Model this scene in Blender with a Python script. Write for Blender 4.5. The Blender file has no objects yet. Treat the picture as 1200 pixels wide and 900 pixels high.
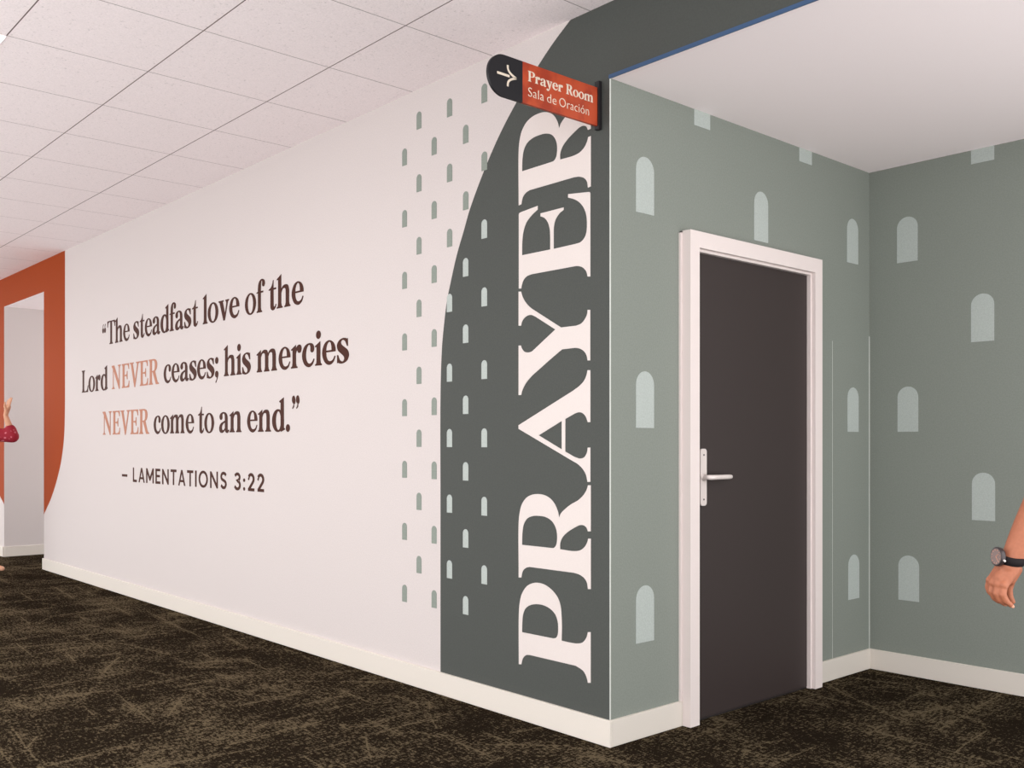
import bpy, bmesh, math, random
from mathutils import Vector, Matrix
from mathutils.geometry import tessellate_polygon
random.seed(7)
WORLD_E=1.0; LOW_FILL_E=2.35; SKY_E=3.6; LAMP_E=10.0; EXPO=-0.12; SIDE_E=1.4
SC=bpy.context.scene; COL=SC.collection
# ------------------------------------------------------------ measured place (metres)
H_CEIL=2.994; H_LOW=2.689; DEPTH=2.073; HB=0.107; TB=0.013; TILE=0.6185
EYE=1.22; CAM=(2.6693,-2.9041); YAW=0.84308; FPX=1143.9; HORIZ=519.49

# ------------------------------------------------------------ helpers
def link(o,parent=None):
    COL.objects.link(o)
    if parent is not None: o.parent=parent
    return o
def tag(o,label=None,cat=None,group=None,kind=None):
    if label: o['label']=label
    if cat: o['category']=cat
    if group: o['group']=group
    if kind: o['kind']=kind
    return o
def empty(name,loc=(0,0,0),**k):
    o=bpy.data.objects.new(name,None); o.location=loc; o.empty_display_size=.1
    link(o); return tag(o,**k)
def obj(name,bm,mat,parent=None,smooth=False,**k):
    """link a bmesh built in world coordinates as one object"""
    me=bpy.data.meshes.new(name); bmesh.ops.recalc_face_normals(bm,faces=bm.faces[:]); bm.to_mesh(me); bm.free()
    return mobj(name,me,mat,parent,smooth,**k)
def mobj(name,me,mat,parent=None,smooth=False,**k):
    for p in me.polygons: p.use_smooth=smooth
    me.materials.clear(); me.materials.append(mat)
    o=bpy.data.objects.new(name,me); link(o,parent)
    if parent is not None:
        off=parent.location.copy(); q=parent
        while q.parent is not None: q=q.parent; off+=q.location
        o.data.transform(Matrix.Translation(-off))
    return tag(o,**k)
def box(bm,a,b,bevel=0.0,seg=2):
    x0,y0,z0=[min(p,q) for p,q in zip(a,b)]; x1,y1,z1=[max(p,q) for p,q in zip(a,b)]
    v=[bm.verts.new(c) for c in ((x0,y0,z0),(x1,y0,z0),(x1,y1,z0),(x0,y1,z0),(x0,y0,z1),(x1,y0,z1),(x1,y1,z1),(x0,y1,z1))]
    fs=[bm.faces.new([v[i] for i in q]) for q in ((0,3,2,1),(4,5,6,7),(0,1,5,4),(1,2,6,5),(2,3,7,6),(3,0,4,7))]
    if bevel:
        es=list({e for f in fs for e in f.edges})
        bmesh.ops.bevel(bm,geom=es,offset=bevel,segments=seg,affect='EDGES',profile=.5)
    return bm
def NB(): return bmesh.new()
def smooth_path(pts,n=6):
    """closed outline; (x,y,1) is a corner, (x,y) or (x,y,0) is passed smoothly"""
    P=[(p[0],p[1]) for p in pts]; C=[len(p)>2 and bool(p[2]) for p in pts]; N=len(P); out=[]
    for i in range(N):
        j=(i+1)%N; p1,p2=P[i],P[j]; out.append(p1)
        if C[i] and C[j]: continue
        p0=P[i-1] if not C[i] else (2*p1[0]-p2[0],2*p1[1]-p2[1])
        p3=P[(j+1)%N] if not C[j] else (2*p2[0]-p1[0],2*p2[1]-p1[1])
        d=lambda a,b: max(1e-9,math.hypot(a[0]-b[0],a[1]-b[1]))**.5
        t0=0; t1=t0+d(p0,p1); t2=t1+d(p1,p2); t3=t2+d(p2,p3)
        for k in range(1,n):
            t=t1+(t2-t1)*k/n; r=[]
            for c in (0,1):
                a1=(t1-t)/(t1-t0)*p0[c]+(t-t0)/(t1-t0)*p1[c]; a2=(t2-t)/(t2-t1)*p1[c]+(t-t1)/(t2-t1)*p2[c]; a3=(t3-t)/(t3-t2)*p2[c]+(t-t2)/(t3-t2)*p3[c]
                b1=(t2-t)/(t2-t0)*a1+(t-t0)/(t2-t0)*a2; b2=(t3-t)/(t3-t1)*a2+(t-t1)/(t3-t1)*a3
                r.append((t2-t)/(t2-t1)*b1+(t-t1)/(t2-t1)*b2)
            out.append(tuple(r))
    return out
def plate(bm,loops,to3d,t0,t1):
    """solid plate: outline + holes in 2D, from depth t0 (back) to t1 (front)"""
    tri=tessellate_polygon([[Vector((x,y,0)) for x,y in l] for l in loops])
    flat=[p for l in loops for p in l]
    F=[bm.verts.new(to3d(x,y,t1)) for x,y in flat]; B=[bm.verts.new(to3d(x,y,t0)) for x,y in flat]
    for a,b,c in tri:
        if len({a,b,c})<3: continue
        try: bm.faces.new((F[a],F[b],F[c])); bm.faces.new((B[c],B[b],B[a]))
        except ValueError: pass
    s=0
    for l in loops:
        n=len(l)
        for i in range(n):
            a,b=s+i,s+(i+1)%n
            try: bm.faces.new((F[a],B[a],B[b],F[b]))
            except ValueError: pass
        s+=n
    return bm
onA=lambda x,z,t:(x,-t,z)          # long hall wall, faces -y
onB=lambda y,z,t:(t,y,z)           # door wall, faces +x
onC=lambda x,z,t:(x,DEPTH-t,z)     # alcove back wall, faces -y

# ------------------------------------------------------------ materials
def lin(c): return tuple((v/255/12.92 if v/255<=.04045 else ((v/255+.055)/1.055)**2.4) for v in c)+(1,)
def mat(name,c,rough=.6,spec=.3,grain=.0,gscale=300,bump=0.0,metal=0.0,coat=0):
    m=bpy.data.materials.new(name); m.use_nodes=True; nt=m.node_tree; b=nt.nodes['Principled BSDF']
    b.inputs['Roughness'].default_value=rough; b.inputs['Specular IOR Level'].default_value=spec; b.inputs['Metallic'].default_value=metal
    b.inputs['Base Color'].default_value=lin(c)
    if grain or bump:
        tc=nt.nodes.new('ShaderNodeTexCoord'); nz=nt.nodes.new('ShaderNodeTexNoise'); nz.inputs['Scale'].default_value=gscale; nz.inputs['Detail'].default_value=2
        g=nt.nodes.new('ShaderNodeNewGeometry'); nt.links.new(g.outputs['Position'],nz.inputs['Vector'])
        if grain:
            mr=nt.nodes.new('ShaderNodeMapRange'); mr.inputs['From Min'].default_value=.3; mr.inputs['From Max'].default_value=.7; mr.inputs['To Min'].default_value=1-grain; mr.inputs['To Max'].default_value=1+grain
            nt.links.new(nz.outputs['Fac'],mr.inputs['Value'])
            mx=nt.nodes.new('ShaderNodeVectorMath'); mx.operation='SCALE'; mx.inputs[0].default_value=lin(c)[:3]
            nt.links.new(mr.outputs['Result'],mx.inputs['Scale']); nt.links.new(mx.outputs['Vector'],b.inputs['Base Color'])
        if bump:
            bp=nt.nodes.new('ShaderNodeBump'); bp.inputs['Strength'].default_value=bump; bp.inputs['Distance'].default_value=.002
            nt.links.new(nz.outputs['Fac'],bp.inputs['Height']); nt.links.new(bp.outputs['Normal'],b.inputs['Normal'])
    return m
M={}
M['white']=mat('wall_white',(202,194,192),.7,.2,.045,150)
M['soffit']=mat('soffit_white',(255,244,245),.7,.2,.02,260)
M['sage']=mat('wall_sage',(129,135,128),.7,.2,.07,150)
M['dark']=mat('paint_dark_green',(73,76,73),.7,.2,.07,150)
M['orange']=mat('paint_orange',(150,60,14),.7,.08,.05,200)
M['arch_light']=mat('arch_pale_sage',(172,180,176),.7,.2,.07,150)
M['arch_mid']=mat('arch_grey_sage',(133,141,133),.7,.2,.07,150)
M['base']=mat('baseboard_cream',(214,207,198),.5,.3,.02,300)
M['frame']=mat('door_frame_white',(224,213,210),.45,.35,.015,300)
M['leaf']=mat('door_dark_brown',(52,43,42),.5,.4,.08,350,.03)
M['steel']=mat('brushed_steel',(222,212,208),.38,.5,metal=.12)
M['screw']=mat('screw_dark',(90,84,84),.4,.5,metal=.6)
M['blue']=mat('edge_blue',(52,80,116),.5,.4)
M['bead']=mat('corner_bead',(205,208,203),.6,.2)
M['cream']=mat('vinyl_cream',(214,205,201),.6,.25,.025,300)
M['brown']=mat('vinyl_brown',(68,37,28),.6,.08,.05,300)
M['copper']=mat('vinyl_copper',(176,122,100),.6,.08,.05,300)
M['black']=mat('sign_black',(26,25,29),.5,.35,.04,300)
M['bracket']=mat('bracket_dark',(28,25,28),.5,.35)
M['signtext']=mat('sign_cream',(216,203,186),.5,.3)
M['skin']=mat('skin_tan',(158,97,71),.55,.35,.07,120,.15)
M['skin_pale']=mat('skin_light',(206,156,126),.55,.35,.04,120,.1)
M['nail']=mat('nail_pale',(196,138,112),.35,.5)
M['strap']=mat('watch_strap_black',(30,26,28),.8,.15,.05,400)
M['case']=mat('watch_case_dark',(60,54,56),.3,.5,metal=.5)
M['hair']=mat('hair_dark',(60,42,34),.6,.3,.3,200)
M['shirt']=mat('shirt_charcoal',(70,74,84),.8,.2,.1,300)
M['trouser']=mat('trouser_navy',(50,54,66),.8,.2,.1,300)
M['shoe']=mat('shoe_black',(35,32,32),.5,.4)
M['lip']=mat('lip_rose',(176,100,92),.5,.3)
M['eye']=mat('eye_dark',(50,38,34),.3,.5)

def emit(name,c,s):
    m=bpy.data.materials.new(name); m.use_nodes=True; nt=m.node_tree; b=nt.nodes['Principled BSDF']
    b.inputs['Base Color'].default_value=lin(c); b.inputs['Emission Color'].default_value=lin(c); b.inputs['Emission Strength'].default_value=s
    return m
M['lamp']=emit('lamp_diffuser',(255,250,246),LAMP_E)

def nodes(name):
    m=bpy.data.materials.new(name); m.use_nodes=True; nt=m.node_tree
    return m,nt,nt.nodes['Principled BSDF']
def N(nt,t,**k):
    n=nt.nodes.new(t)
    for a,b in k.items():
        if a in n.inputs.keys(): n.inputs[a].default_value=b
        else: setattr(n,a,b)
    return n
def mth(nt,op,a,b=None,clamp=False):
    n=nt.nodes.new('ShaderNodeMath'); n.operation=op; n.use_clamp=clamp
    for i,v in enumerate((a,b)):
        if v is None: continue
        if isinstance(v,(int,float)): n.inputs[i].default_value=v
        else: nt.links.new(v,n.inputs[i])
    return n.outputs[0]
def ramp(nt,v,a,b):
    n=nt.nodes.new('ShaderNodeMapRange'); n.interpolation_type='SMOOTHSTEP'; n.inputs['From Min'].default_value=a; n.inputs['From Max'].default_value=b
    nt.links.new(v,n.inputs['Value']); return n.outputs['Result']
def mapped(nt,pos,rot,scale,loc=(0,0,0)):
    n=nt.nodes.new('ShaderNodeMapping'); n.inputs['Rotation'].default_value=(0,0,rot); n.inputs['Scale'].default_value=scale; n.inputs['Location'].default_value=loc
    # rotate first, then stretch
    r=nt.nodes.new('ShaderNodeMapping'); r.inputs['Rotation'].default_value=(0,0,rot); n.inputs['Rotation'].default_value=(0,0,0)
    nt.links.new(pos,r.inputs['Vector']); nt.links.new(r.outputs['Vector'],n.inputs['Vector']); return n.outputs['Vector']
def carpet():
    m,nt,b=nodes('carpet_distressed'); g=N(nt,'ShaderNodeNewGeometry'); pos=g.outputs['Position']
    def noise(v,s,d=3,r=.6):
        n=N(nt,'ShaderNodeTexNoise'); n.inputs['Scale'].default_value=s; n.inputs['Detail'].default_value=d; n.inputs['Roughness'].default_value=r
        nt.links.new(v,n.inputs['Vector']); return n.outputs['Fac']
    patch=noise(pos,2.3,6,.68)                                           # broad worn patches
    fleck=noise(mapped(nt,pos,.10,(24,80,1)),1.0,4,.74)                   # short streaky flecks
    fleck2=noise(mapped(nt,pos,1.45,(24,80,1),(3,7,0)),1.0,4,.74)
    fleck3=noise(pos,80,3,.8)
    fl=mth(nt,'MULTIPLY',mth(nt,'ADD',mth(nt,'ADD',fleck,fleck2),mth(nt,'MULTIPLY',fleck3,.8)),.357)
    lines=None                                                           # straight worn scratches, mostly along and across the hall
    for n_,(rot,dl,f,thr) in enumerate(((.10,.16,.9,.55),(-.22,.21,1.1,.57),(1.47,.17,.9,.55),(1.80,.22,1.1,.57),(.55,.40,1.0,.58),(-.80,.42,1.0,.58))):
        sp=N(nt,'ShaderNodeSeparateXYZ'); nt.links.new(mapped(nt,pos,rot,(1,1,1),(n_*3.1,n_*1.7,0)),sp.inputs[0]); u,v0=sp.outputs['X'],sp.outputs['Y']
        wob=N(nt,'ShaderNodeTexNoise',noise_dimensions='1D'); wob.inputs['Scale'].default_value=1.3; wob.inputs['Detail'].default_value=1; nt.links.new(u,wob.inputs['W'])
        q=mth(nt,'DIVIDE',mth(nt,'ADD',v0,mth(nt,'MULTIPLY',wob.outputs['Fac'],.05)),dl); cell=mth(nt,'FLOOR',q)
        wn=N(nt,'ShaderNodeTexWhiteNoise',noise_dimensions='1D'); nt.links.new(mth(nt,'ADD',cell,n_*37.3),wn.inputs['W'])
        d=mth(nt,'MULTIPLY',mth(nt,'ABSOLUTE',mth(nt,'SUBTRACT',mth(nt,'FRACT',q),mth(nt,'ADD',.2,mth(nt,'MULTIPLY',wn.outputs['Value'],.6)))),dl)
        cx=N(nt,'ShaderNodeCombineXYZ'); nt.links.new(mth(nt,'MULTIPLY',u,f),cx.inputs['X']); nt.links.new(mth(nt,'MULTIPLY',cell,7.77),cx.inputs['Y'])
        gate=ramp(nt,noise(cx.outputs['Vector'],1.6,2,.5),thr-.02,thr+.07)
        ln=mth(nt,'MULTIPLY',mth(nt,'SUBTRACT',1.0,ramp(nt,d,.0015,.008)),gate)
        halo=mth(nt,'MULTIPLY',mth(nt,'MULTIPLY',mth(nt,'SUBTRACT',1.0,ramp(nt,d,.0,.05)),gate),.35)
        ln=mth(nt,'MAXIMUM',ln,halo)
        lines=ln if lines is None else mth(nt,'MAXIMUM',lines,ln)
    # patches raise the share of tan yarn, scratches raise it sharply
    v=mth(nt,'ADD',fl,mth(nt,'ADD',mth(nt,'MULTIPLY',mth(nt,'SUBTRACT',patch,.5),.27),mth(nt,'MULTIPLY',lines,.078)))
    fac=ramp(nt,v,.508,.562)
    pile=noise(pos,330,3,.75)
    fac=mth(nt,'MULTIPLY',fac,mth(nt,'ADD',.45,mth(nt,'MULTIPLY',ramp(nt,pile,.35,.65),.75)),True)
    mx=N(nt,'ShaderNodeMix',data_type='RGBA'); mx.inputs['A'].default_value=lin(CARPET_DARK); mx.inputs['B'].default_value=lin(CARPET_TAN)
    nt.links.new(fac,mx.inputs['Factor'])
    sc=N(nt,'ShaderNodeVectorMath',operation='SCALE'); nt.links.new(mx.outputs['Result'],sc.inputs[0]); nt.links.new(mth(nt,'ADD',.45,mth(nt,'MULTIPLY',pile,1.1)),sc.inputs['Scale'])
    nt.links.new(sc.outputs['Vector'],b.inputs['Base Color']); b.inputs['Roughness'].default_value=1; b.inputs['Specular IOR Level'].default_value=.0
    bp=N(nt,'ShaderNodeBump'); bp.inputs['Strength'].default_value=.3; bp.inputs['Distance'].default_value=.003; nt.links.new(pile,bp.inputs['Height']); nt.links.new(bp.outputs['Normal'],b.inputs['Normal'])
    return m
CARPET_DARK=(34,28,22); CARPET_TAN=(103,91,71)
M['carpet']=carpet()
def ceiling_mat():
    m,nt,b=nodes('ceiling_tiles'); g=N(nt,'ShaderNodeNewGeometry'); pos=g.outputs['Position']
    sp=N(nt,'ShaderNodeSeparateXYZ'); nt.links.new(pos,sp.inputs[0])
    def grid(v,off,w):
        q=mth(nt,'FRACT',mth(nt,'DIVIDE',mth(nt,'ADD',v,off),TILE)); d=mth(nt,'MULTIPLY',mth(nt,'MINIMUM',q,mth(nt,'SUBTRACT',1.0,q)),TILE)
        return mth(nt,'SUBTRACT',1.0,ramp(nt,d,w*.6,w*1.2))
    lx=grid(sp.outputs['X'],.727+10*TILE,.0026); ly=grid(sp.outputs['Y'],.484+10*TILE,.0030)
    ln=mth(nt,'MAXIMUM',mth(nt,'MULTIPLY',lx,.75),ly)
    def noise(s,d,r=.6):
        n=N(nt,'ShaderNodeTexNoise'); n.inputs['Scale'].default_value=s; n.inputs['Detail'].default_value=d; n.inputs['Roughness'].default_value=r; nt.links.new(pos,n.inputs['Vector']); return n.outputs['Fac']
    pits=mth(nt,'SUBTRACT',1.0,ramp(nt,noise(62,3,.7),.30,.40))
    fine=noise(120,3,.75)
    shade=mth(nt,'SUBTRACT',mth(nt,'ADD',.80,mth(nt,'MULTIPLY',fine,.4)),mth(nt,'MULTIPLY',pits,.20))
    sc=N(nt,'ShaderNodeVectorMath',operation='SCALE'); sc.inputs[0].default_value=lin((251,241,242))[:3]; nt.links.new(shade,sc.inputs['Scale'])
    mx=N(nt,'ShaderNodeMix',data_type='RGBA'); nt.links.new(ln,mx.inputs['Factor']); nt.links.new(sc.outputs['Vector'],mx.inputs['A']); mx.inputs['B'].default_value=lin((104,86,86))
    nt.links.new(mx.outputs['Result'],b.inputs['Base Color']); b.inputs['Roughness'].default_value=.9; b.inputs['Specular IOR Level'].default_value=.1
    bp=N(nt,'ShaderNodeBump'); bp.inputs['Strength'].default_value=.25; bp.inputs['Distance'].default_value=.003; nt.links.new(mth(nt,'SUBTRACT',fine,pits),bp.inputs['Height']); nt.links.new(bp.outputs['Normal'],b.inputs['Normal'])
    return m
M['tiles']=ceiling_mat()
def sign_orange():
    m,nt,b=nodes('sign_orange_mottled'); g=N(nt,'ShaderNodeNewGeometry')
    n=N(nt,'ShaderNodeTexNoise'); n.inputs['Scale'].default_value=14; n.inputs['Detail'].default_value=3; nt.links.new(g.outputs['Position'],n.inputs['Vector'])
    mx=N(nt,'ShaderNodeMix',data_type='RGBA'); mx.inputs['A'].default_value=lin((150,48,18)); mx.inputs['B'].default_value=lin((176,68,32)); nt.links.new(ramp(nt,n.outputs['Fac'],.38,.62),mx.inputs['Factor'])
    nt.links.new(mx.outputs['Result'],b.inputs['Base Color']); b.inputs['Roughness'].default_value=.5; return m
M['signorange']=sign_orange()
def floral():
    m,nt,b=nodes('fabric_red_floral'); g=N(nt,'ShaderNodeNewGeometry')
    v=N(nt,'ShaderNodeTexVoronoi'); v.inputs['Scale'].default_value=26; nt.links.new(g.outputs['Position'],v.inputs['Vector'])
    n=N(nt,'ShaderNodeTexNoise'); n.inputs['Scale'].default_value=40; nt.links.new(g.outputs['Position'],n.inputs['Vector'])
    f=ramp(nt,mth(nt,'ADD',v.outputs['Distance'],mth(nt,'MULTIPLY',n.outputs['Fac'],.5)),.42,.58)
    mx=N(nt,'ShaderNodeMix',data_type='RGBA'); mx.inputs['A'].default_value=lin((200,112,126)); mx.inputs['B'].default_value=lin((150,22,44)); nt.links.new(f,mx.inputs['Factor'])
    nt.links.new(mx.outputs['Result'],b.inputs['Base Color']); b.inputs['Roughness'].default_value=.8; return m
M['floral']=floral()

# ------------------------------------------------------------ the setting
XL,XR,YN,XA=-13.0,3.5,-4.3,2.6
OL,OR_=-8.800,-7.407                 # corridor opening in the long wall
bm=NB(); box(bm,(XL,YN+.9,-.1),(XR,0,0)); box(bm,(XL,0,-.1),(XA,DEPTH+.1,0)); box(bm,(OL-.1,DEPTH+.1,-.1),(OR_+.1,1.7,0)); obj('floor',bm,M['carpet'],kind='structure')
bm=NB(); box(bm,(XL,YN,H_CEIL),(XR,.1,H_CEIL+.08)); obj('ceiling',bm,M['tiles'],kind='structure')
bm=NB(); box(bm,(-.1,.1,H_LOW),(XA,DEPTH+.1,H_LOW+.08)); box(bm,(0,0,H_LOW),(XA,.1,H_LOW+.02)); obj('ceiling.001',bm,M['soffit'],kind='structure')
bm=NB(); box(bm,(OL-.1,.1,H_LOW),(OR_+.1,1.7,H_LOW+.08)); box(bm,(OL,0,H_LOW),(OR_,.1,H_LOW+.02)); obj('ceiling.002',bm,M['soffit'],kind='structure')
# long hall wall with header over both openings
bm=NB()
box(bm,(OR_,0,0),(-.1,.1,H_LOW)); box(bm,(XL,0,0),(OL,.1,H_LOW)); box(bm,(XL,0,H_LOW),(OL,.1,H_CEIL)); box(bm,(OL,0,H_LOW+.02),(OR_,.1,H_CEIL)); box(bm,(OR_,0,H_LOW),(0,.1,H_CEIL)); box(bm,(0,0,H_LOW+.02),(XA,.1,H_CEIL))
WA=obj('wall_left',bm,M['white'],kind='structure')
bm=NB(); box(bm,(-.1,0,0),(0,DEPTH,H_LOW)); WB=obj('wall_door_side',bm,M['sage'],kind='structure')
bm=NB(); box(bm,(-.1,DEPTH,0),(XA,DEPTH+.1,H_LOW)); WC=obj('wall_back',bm,M['sage'],kind='structure')
bm=NB(); box(bm,(OL-.1,.1,0),(OL,1.7,H_LOW)); obj('wall_corridor_left',bm,M['white'],kind='structure')
bm=NB(); box(bm,(OR_,.1,0),(OR_+.1,1.7,H_LOW)); obj('wall_corridor_right',bm,M['white'],kind='structure')

# painted fields on the long wall
edge=[(-1.1135,.09,1),(-1.1135,.9,1),(-1.1130,1.471),(-1.102,1.679),(-1.086,1.793),(-1.063,1.905),(-1.026,2.015),(-.984,2.123),(-.9295,2.233),(-.89,2.315),(-.786,2.476),(-.675,2.619),(-.563,2.734),(-.42,2.858),(-.324,2.93),(-.222,H_CEIL,1),(XA,H_CEIL,1),(XA,H_LOW,1),(0,H_LOW,1),(0,.09,1)]
bm=plate(NB(),[smooth_path(edge)],onA,0,.001); obj('painted_field',bm,M['dark'],WA,label='dark green painted field rising to an arch and over the alcove')
oc=-8.115
half=[(-6.778,1.53),(-6.790,1.35),(-6.818,1.216),(-6.888,1.05),(-7.011,.876),(-7.182,.700)]
R_=[(-6.776,H_CEIL,1),(-6.776,1.60,1)]+half+[(OR_,.532,1)]
Lm=[(2*oc-x,z,*r) for x,z,*r in R_][::-1]
ring=R_+[(OR_,H_LOW,1),(OL,H_LOW,1),(OL,.565,1)]+[p for p in Lm[1:]]
bm=plate(NB(),[smooth_path(ring)],onA,0,.001); obj('painted_surround',bm,M['orange'],WA,label='burnt orange painted surround of the corridor opening')

# small arch motifs
def arch(bm,cx,zt,w,h,to3d,t0,t1,clip=None):
    r=w/2; p=[(cx-r,zt-h),(cx+r,zt-h)]
    if clip is not None and zt-r>clip: p+=[(cx+r,clip),(cx-r,clip)]
    else: p+=[(cx+r*math.cos(a),zt-r+r*math.sin(a)) for a in [math.pi*k/16 for k in range(17)]]
    return plate(bm,[p],to3d,t0,t1)
odd=[2.724,2.41,2.095,1.781,1.4455,1.131,.8145,.4985]; even=[2.881,2.567,2.2535,1.940,1.604,1.289,.973,.6565]
def dark_x(z):
    for (x0,z0,*_),(x1,z1,*_) in zip(edge,edge[1:]):
        if z0<=z<=z1 and z1>z0: return x0+(x1-x0)*(z-z0)/(z1-z0)
    return -1.1135
for cx,rows in ((-1.414,odd),(-1.290,even),(-1.165,odd),(-1.042,even),(-.9185,odd),(-.782,even)):
    for zt in rows:
        on_dark=cx+.012>dark_x(zt-.05)
        o=obj('arch_motif',arch(NB(),cx,zt,.0405,.087,onA,.0,.0016),M['arch_light'] if on_dark else M['arch_mid'],WA)
        tag(o,'pale sage arch motif' if on_dark else 'grey green arch motif')
for cy,zt in ((.216,2.413),(.216,1.52),(.216,.628),(.602,2.855),(1.055,2.412),(1.44,2.857),(1.897,2.412),(1.902,1.517),(1.909,.628)):
    tag(obj('arch_motif',arch(NB(),cy,zt,.1145,.236,onB,0,.001,H_LOW),M['arch_light'],WB),'pale sage arch motif')
for cx,zt in ((.214,2.414),(.217,1.519),(.2215,.629),(.601,2.857),(.601,1.965),(.605,1.074)):
    tag(obj('arch_motif',arch(NB(),cx,zt,.1125,.238,onC,0,.001,H_LOW),M['arch_light'],WC),'pale sage arch motif')
bm=NB(); box(bm,(0,1.6935,HB),(.0006,1.6955,1.75)); obj('paper_seam',bm,M['bead'],WB,label='thin pale vertical seam')
bm=NB(); box(bm,(0,-.0012,HB),(.0008,.006,H_LOW)); obj('trim_1',bm,M['bead'],kind='structure')
bm=NB(); box(bm,(0,DEPTH-.003,HB),(.003,DEPTH,1.8)); obj('trim_2',bm,M['bead'],kind='structure')
bm=NB(); box(bm,(0,-.006,H_LOW-.004),(XA,.0,H_LOW+.011)); obj('trim_3',bm,M['blue'],kind='structure')

# baseboards
def board(name,segs):
    bm=NB()
    for a,b in segs: box(bm,a,b,.0015,1)
    return obj(name,bm,M['base'],kind='structure')
board('baseboard_left',[((OR_-.013,-TB,0),(TB,0,HB))])
board('baseboard_door_side',[((0,0.0005,0),(TB,.4505,HB)),((0,1.507,0),(TB,DEPTH-.0005,HB))])
board('baseboard_back',[((TB+.0003,DEPTH-TB,0),(XA,DEPTH,HB))])
board('baseboard_far_left',[((XL,-TB,0),(OL,0,HB))])
board('baseboard_corridor',[((OL,0,0),(OL+TB,1.7,HB))])

# ------------------------------------------------------------ door
D=empty('door_1',(0,1.0,0),kind='structure')
y0,y1,dt=.4505,1.507,.054; fi0,fi1=.514,1.442; zt=2.138; zi=2.068
bm=NB()
pts=[(y0,0),(fi0,0),(fi0,zi),(fi1,zi),(fi1,0),(y1,0),(y1,zt),(y0,zt)]
plate(bm,[pts],onB,.0,dt)
bmesh.ops.bevel(bm,geom=[e for e in bm.edges if all(abs(v.co.x-dt)<1e-6 for v in e.verts) and len(e.link_faces)==2 and abs(e.calc_face_angle(0))>.5],offset=.003,segments=2,affect='EDGES')
obj('door_frame',bm,M['frame'],D,label='white door frame')
bm=NB(); op=.012; po=[(y0-op,.0),(y0,.0),(y0,zt),(y1,zt),(y1,0),(y1+.002,0),(y1+.002,zt-.0),(y1,zt+.004),(y0-op,zt-.008)]
plate(bm,[po],onB,0,.010); obj('frame_backband',bm,M['frame'],D)
# inner stop rail inside the head
bm=NB(); box(bm,(.0,fi0,zi-.012),(.034,fi1,zi)); box(bm,(.0,fi1-.012,0),(.034,fi1,zi-.012)); obj('door_stop',bm,M['frame'],D)
bm=NB(); box(bm,(.0015,fi0+.002,.008),(.014,fi1-.002,zi-.0125),.001,1); LEAF=obj('door_leaf',bm,M['leaf'],D,label='dark brown door leaf')
bm=NB(); box(bm,(.0005,fi0+.001,0),(.012,fi1,.007)); obj('threshold',bm,M['shoe'],D)
# lever handle on a long plate
HZ=1.0705; HY=.582
def rounded_plate(bm,cy,cz,w,h,r,to3d,t0,t1,bev=.0015):
    p=[]
    for sx,sy,a0 in ((1,1,0),(-1,1,90),(-1,-1,180),(1,-1,270)):
        for k in range(7):
            a=math.radians(a0+15*k); p.append((cy+sx*(w/2-r)+r*math.cos(a),cz+sy*(h/2-r)+r*math.sin(a)))
    return plate(bm,[p],to3d,t0,t1)
def tube(bm,pts,rad,seg=14,sq=1.0,cap=True):
    """round bar along points; rad a number or list"""
    pts=[Vector(p) for p in pts]; n=len(pts); rad=[rad]*n if isinstance(rad,(int,float)) else rad; rings=[]
    t=(pts[1]-pts[0]).normalized(); u=t.orthogonal().normalized()
    for i,p in enumerate(pts):
        d=(pts[min(i+1,n-1)]-pts[max(i-1,0)]).normalized(); u=(u-d*u.dot(d)).normalized(); w=d.cross(u)
        rings.append([bm.verts.new(p+rad[i]*(math.cos(2*math.pi*k/seg)*u+sq*math.sin(2*math.pi*k/seg)*w)) for k in range(seg)])
    for a,b in zip(rings,rings[1:]):
        for k in range(seg): bm.faces.new((a[k],a[(k+1)%seg],b[(k+1)%seg],b[k]))
    if cap: bm.faces.new(rings[0][::-1]); bm.faces.new(rings[-1])
    return bm
HND=obj('lever_handle',rounded_plate(NB(),HY+.003,HZ,.044,.251,.014,onB,.014,.0215),M['steel'],D,label='brushed steel lever handle on a long plate')
bm=NB(); tube(bm,[(.0215,HY,HZ),(.045,HY,HZ),(.055,HY+.003,HZ),(.060,HY+.012,HZ),(.061,HY+.03,HZ),(.061,HY+.14,HZ),(.061,HY+.150,HZ),(.061,HY+.154,HZ)],[.0105,.0105,.011,.0112,.0110,.0105,.009,.005],18)
obj('lever',bm,M['steel'],HND,True)
bm=NB(); tube(bm,[(.0215,HY,HZ),(.026,HY,HZ)],.016,20); obj('rosette',bm,M['steel'],HND,True)
for dz in (.098,-.098):
    bm=NB(); tube(bm,[(.0215,HY+.004,HZ+dz),(.0228,HY+.004,HZ+dz)],.0042,12); obj('screw',bm,M['screw'],HND)

# ------------------------------------------------------------ recessed ceiling lights
GL='recessed ceiling lights of the hall'
def light(ix,iy,label):
    x0=-.727-TILE*ix; y0=-.484-TILE*iy
    e=empty('ceiling_light',(x0-TILE/2,y0-TILE/2,H_CEIL),label=label,cat='light',group=GL)
    bm=NB(); o=.0
    outer=[(x0-o,y0-o),(x0-TILE+o,y0-o),(x0-TILE+o,y0-TILE+o),(x0-o,y0-TILE+o)]; q=.003
    inner=[(x0-q,y0-q),(x0-TILE+q,y0-q),(x0-TILE+q,y0-TILE+q),(x0-q,y0-TILE+q)]
    plate(bm,[outer,inner],lambda x,y,t:(x,y,H_CEIL-t),.0,.005); obj('light_frame',bm,M['soffit'],e)
    bm=NB(); plate(bm,[inner],lambda x,y,t:(x,y,H_CEIL-t),.0,.004); obj('diffuser',bm,M['lamp'],e)
light(2,2,'square white recessed ceiling light glowing above the hall in front of the lettered wall')
light(-2,5,'added unseen square recessed ceiling light farther from the lettered wall on the alcove side')  # unseen panel, added to throw more light low on the walls
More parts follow.
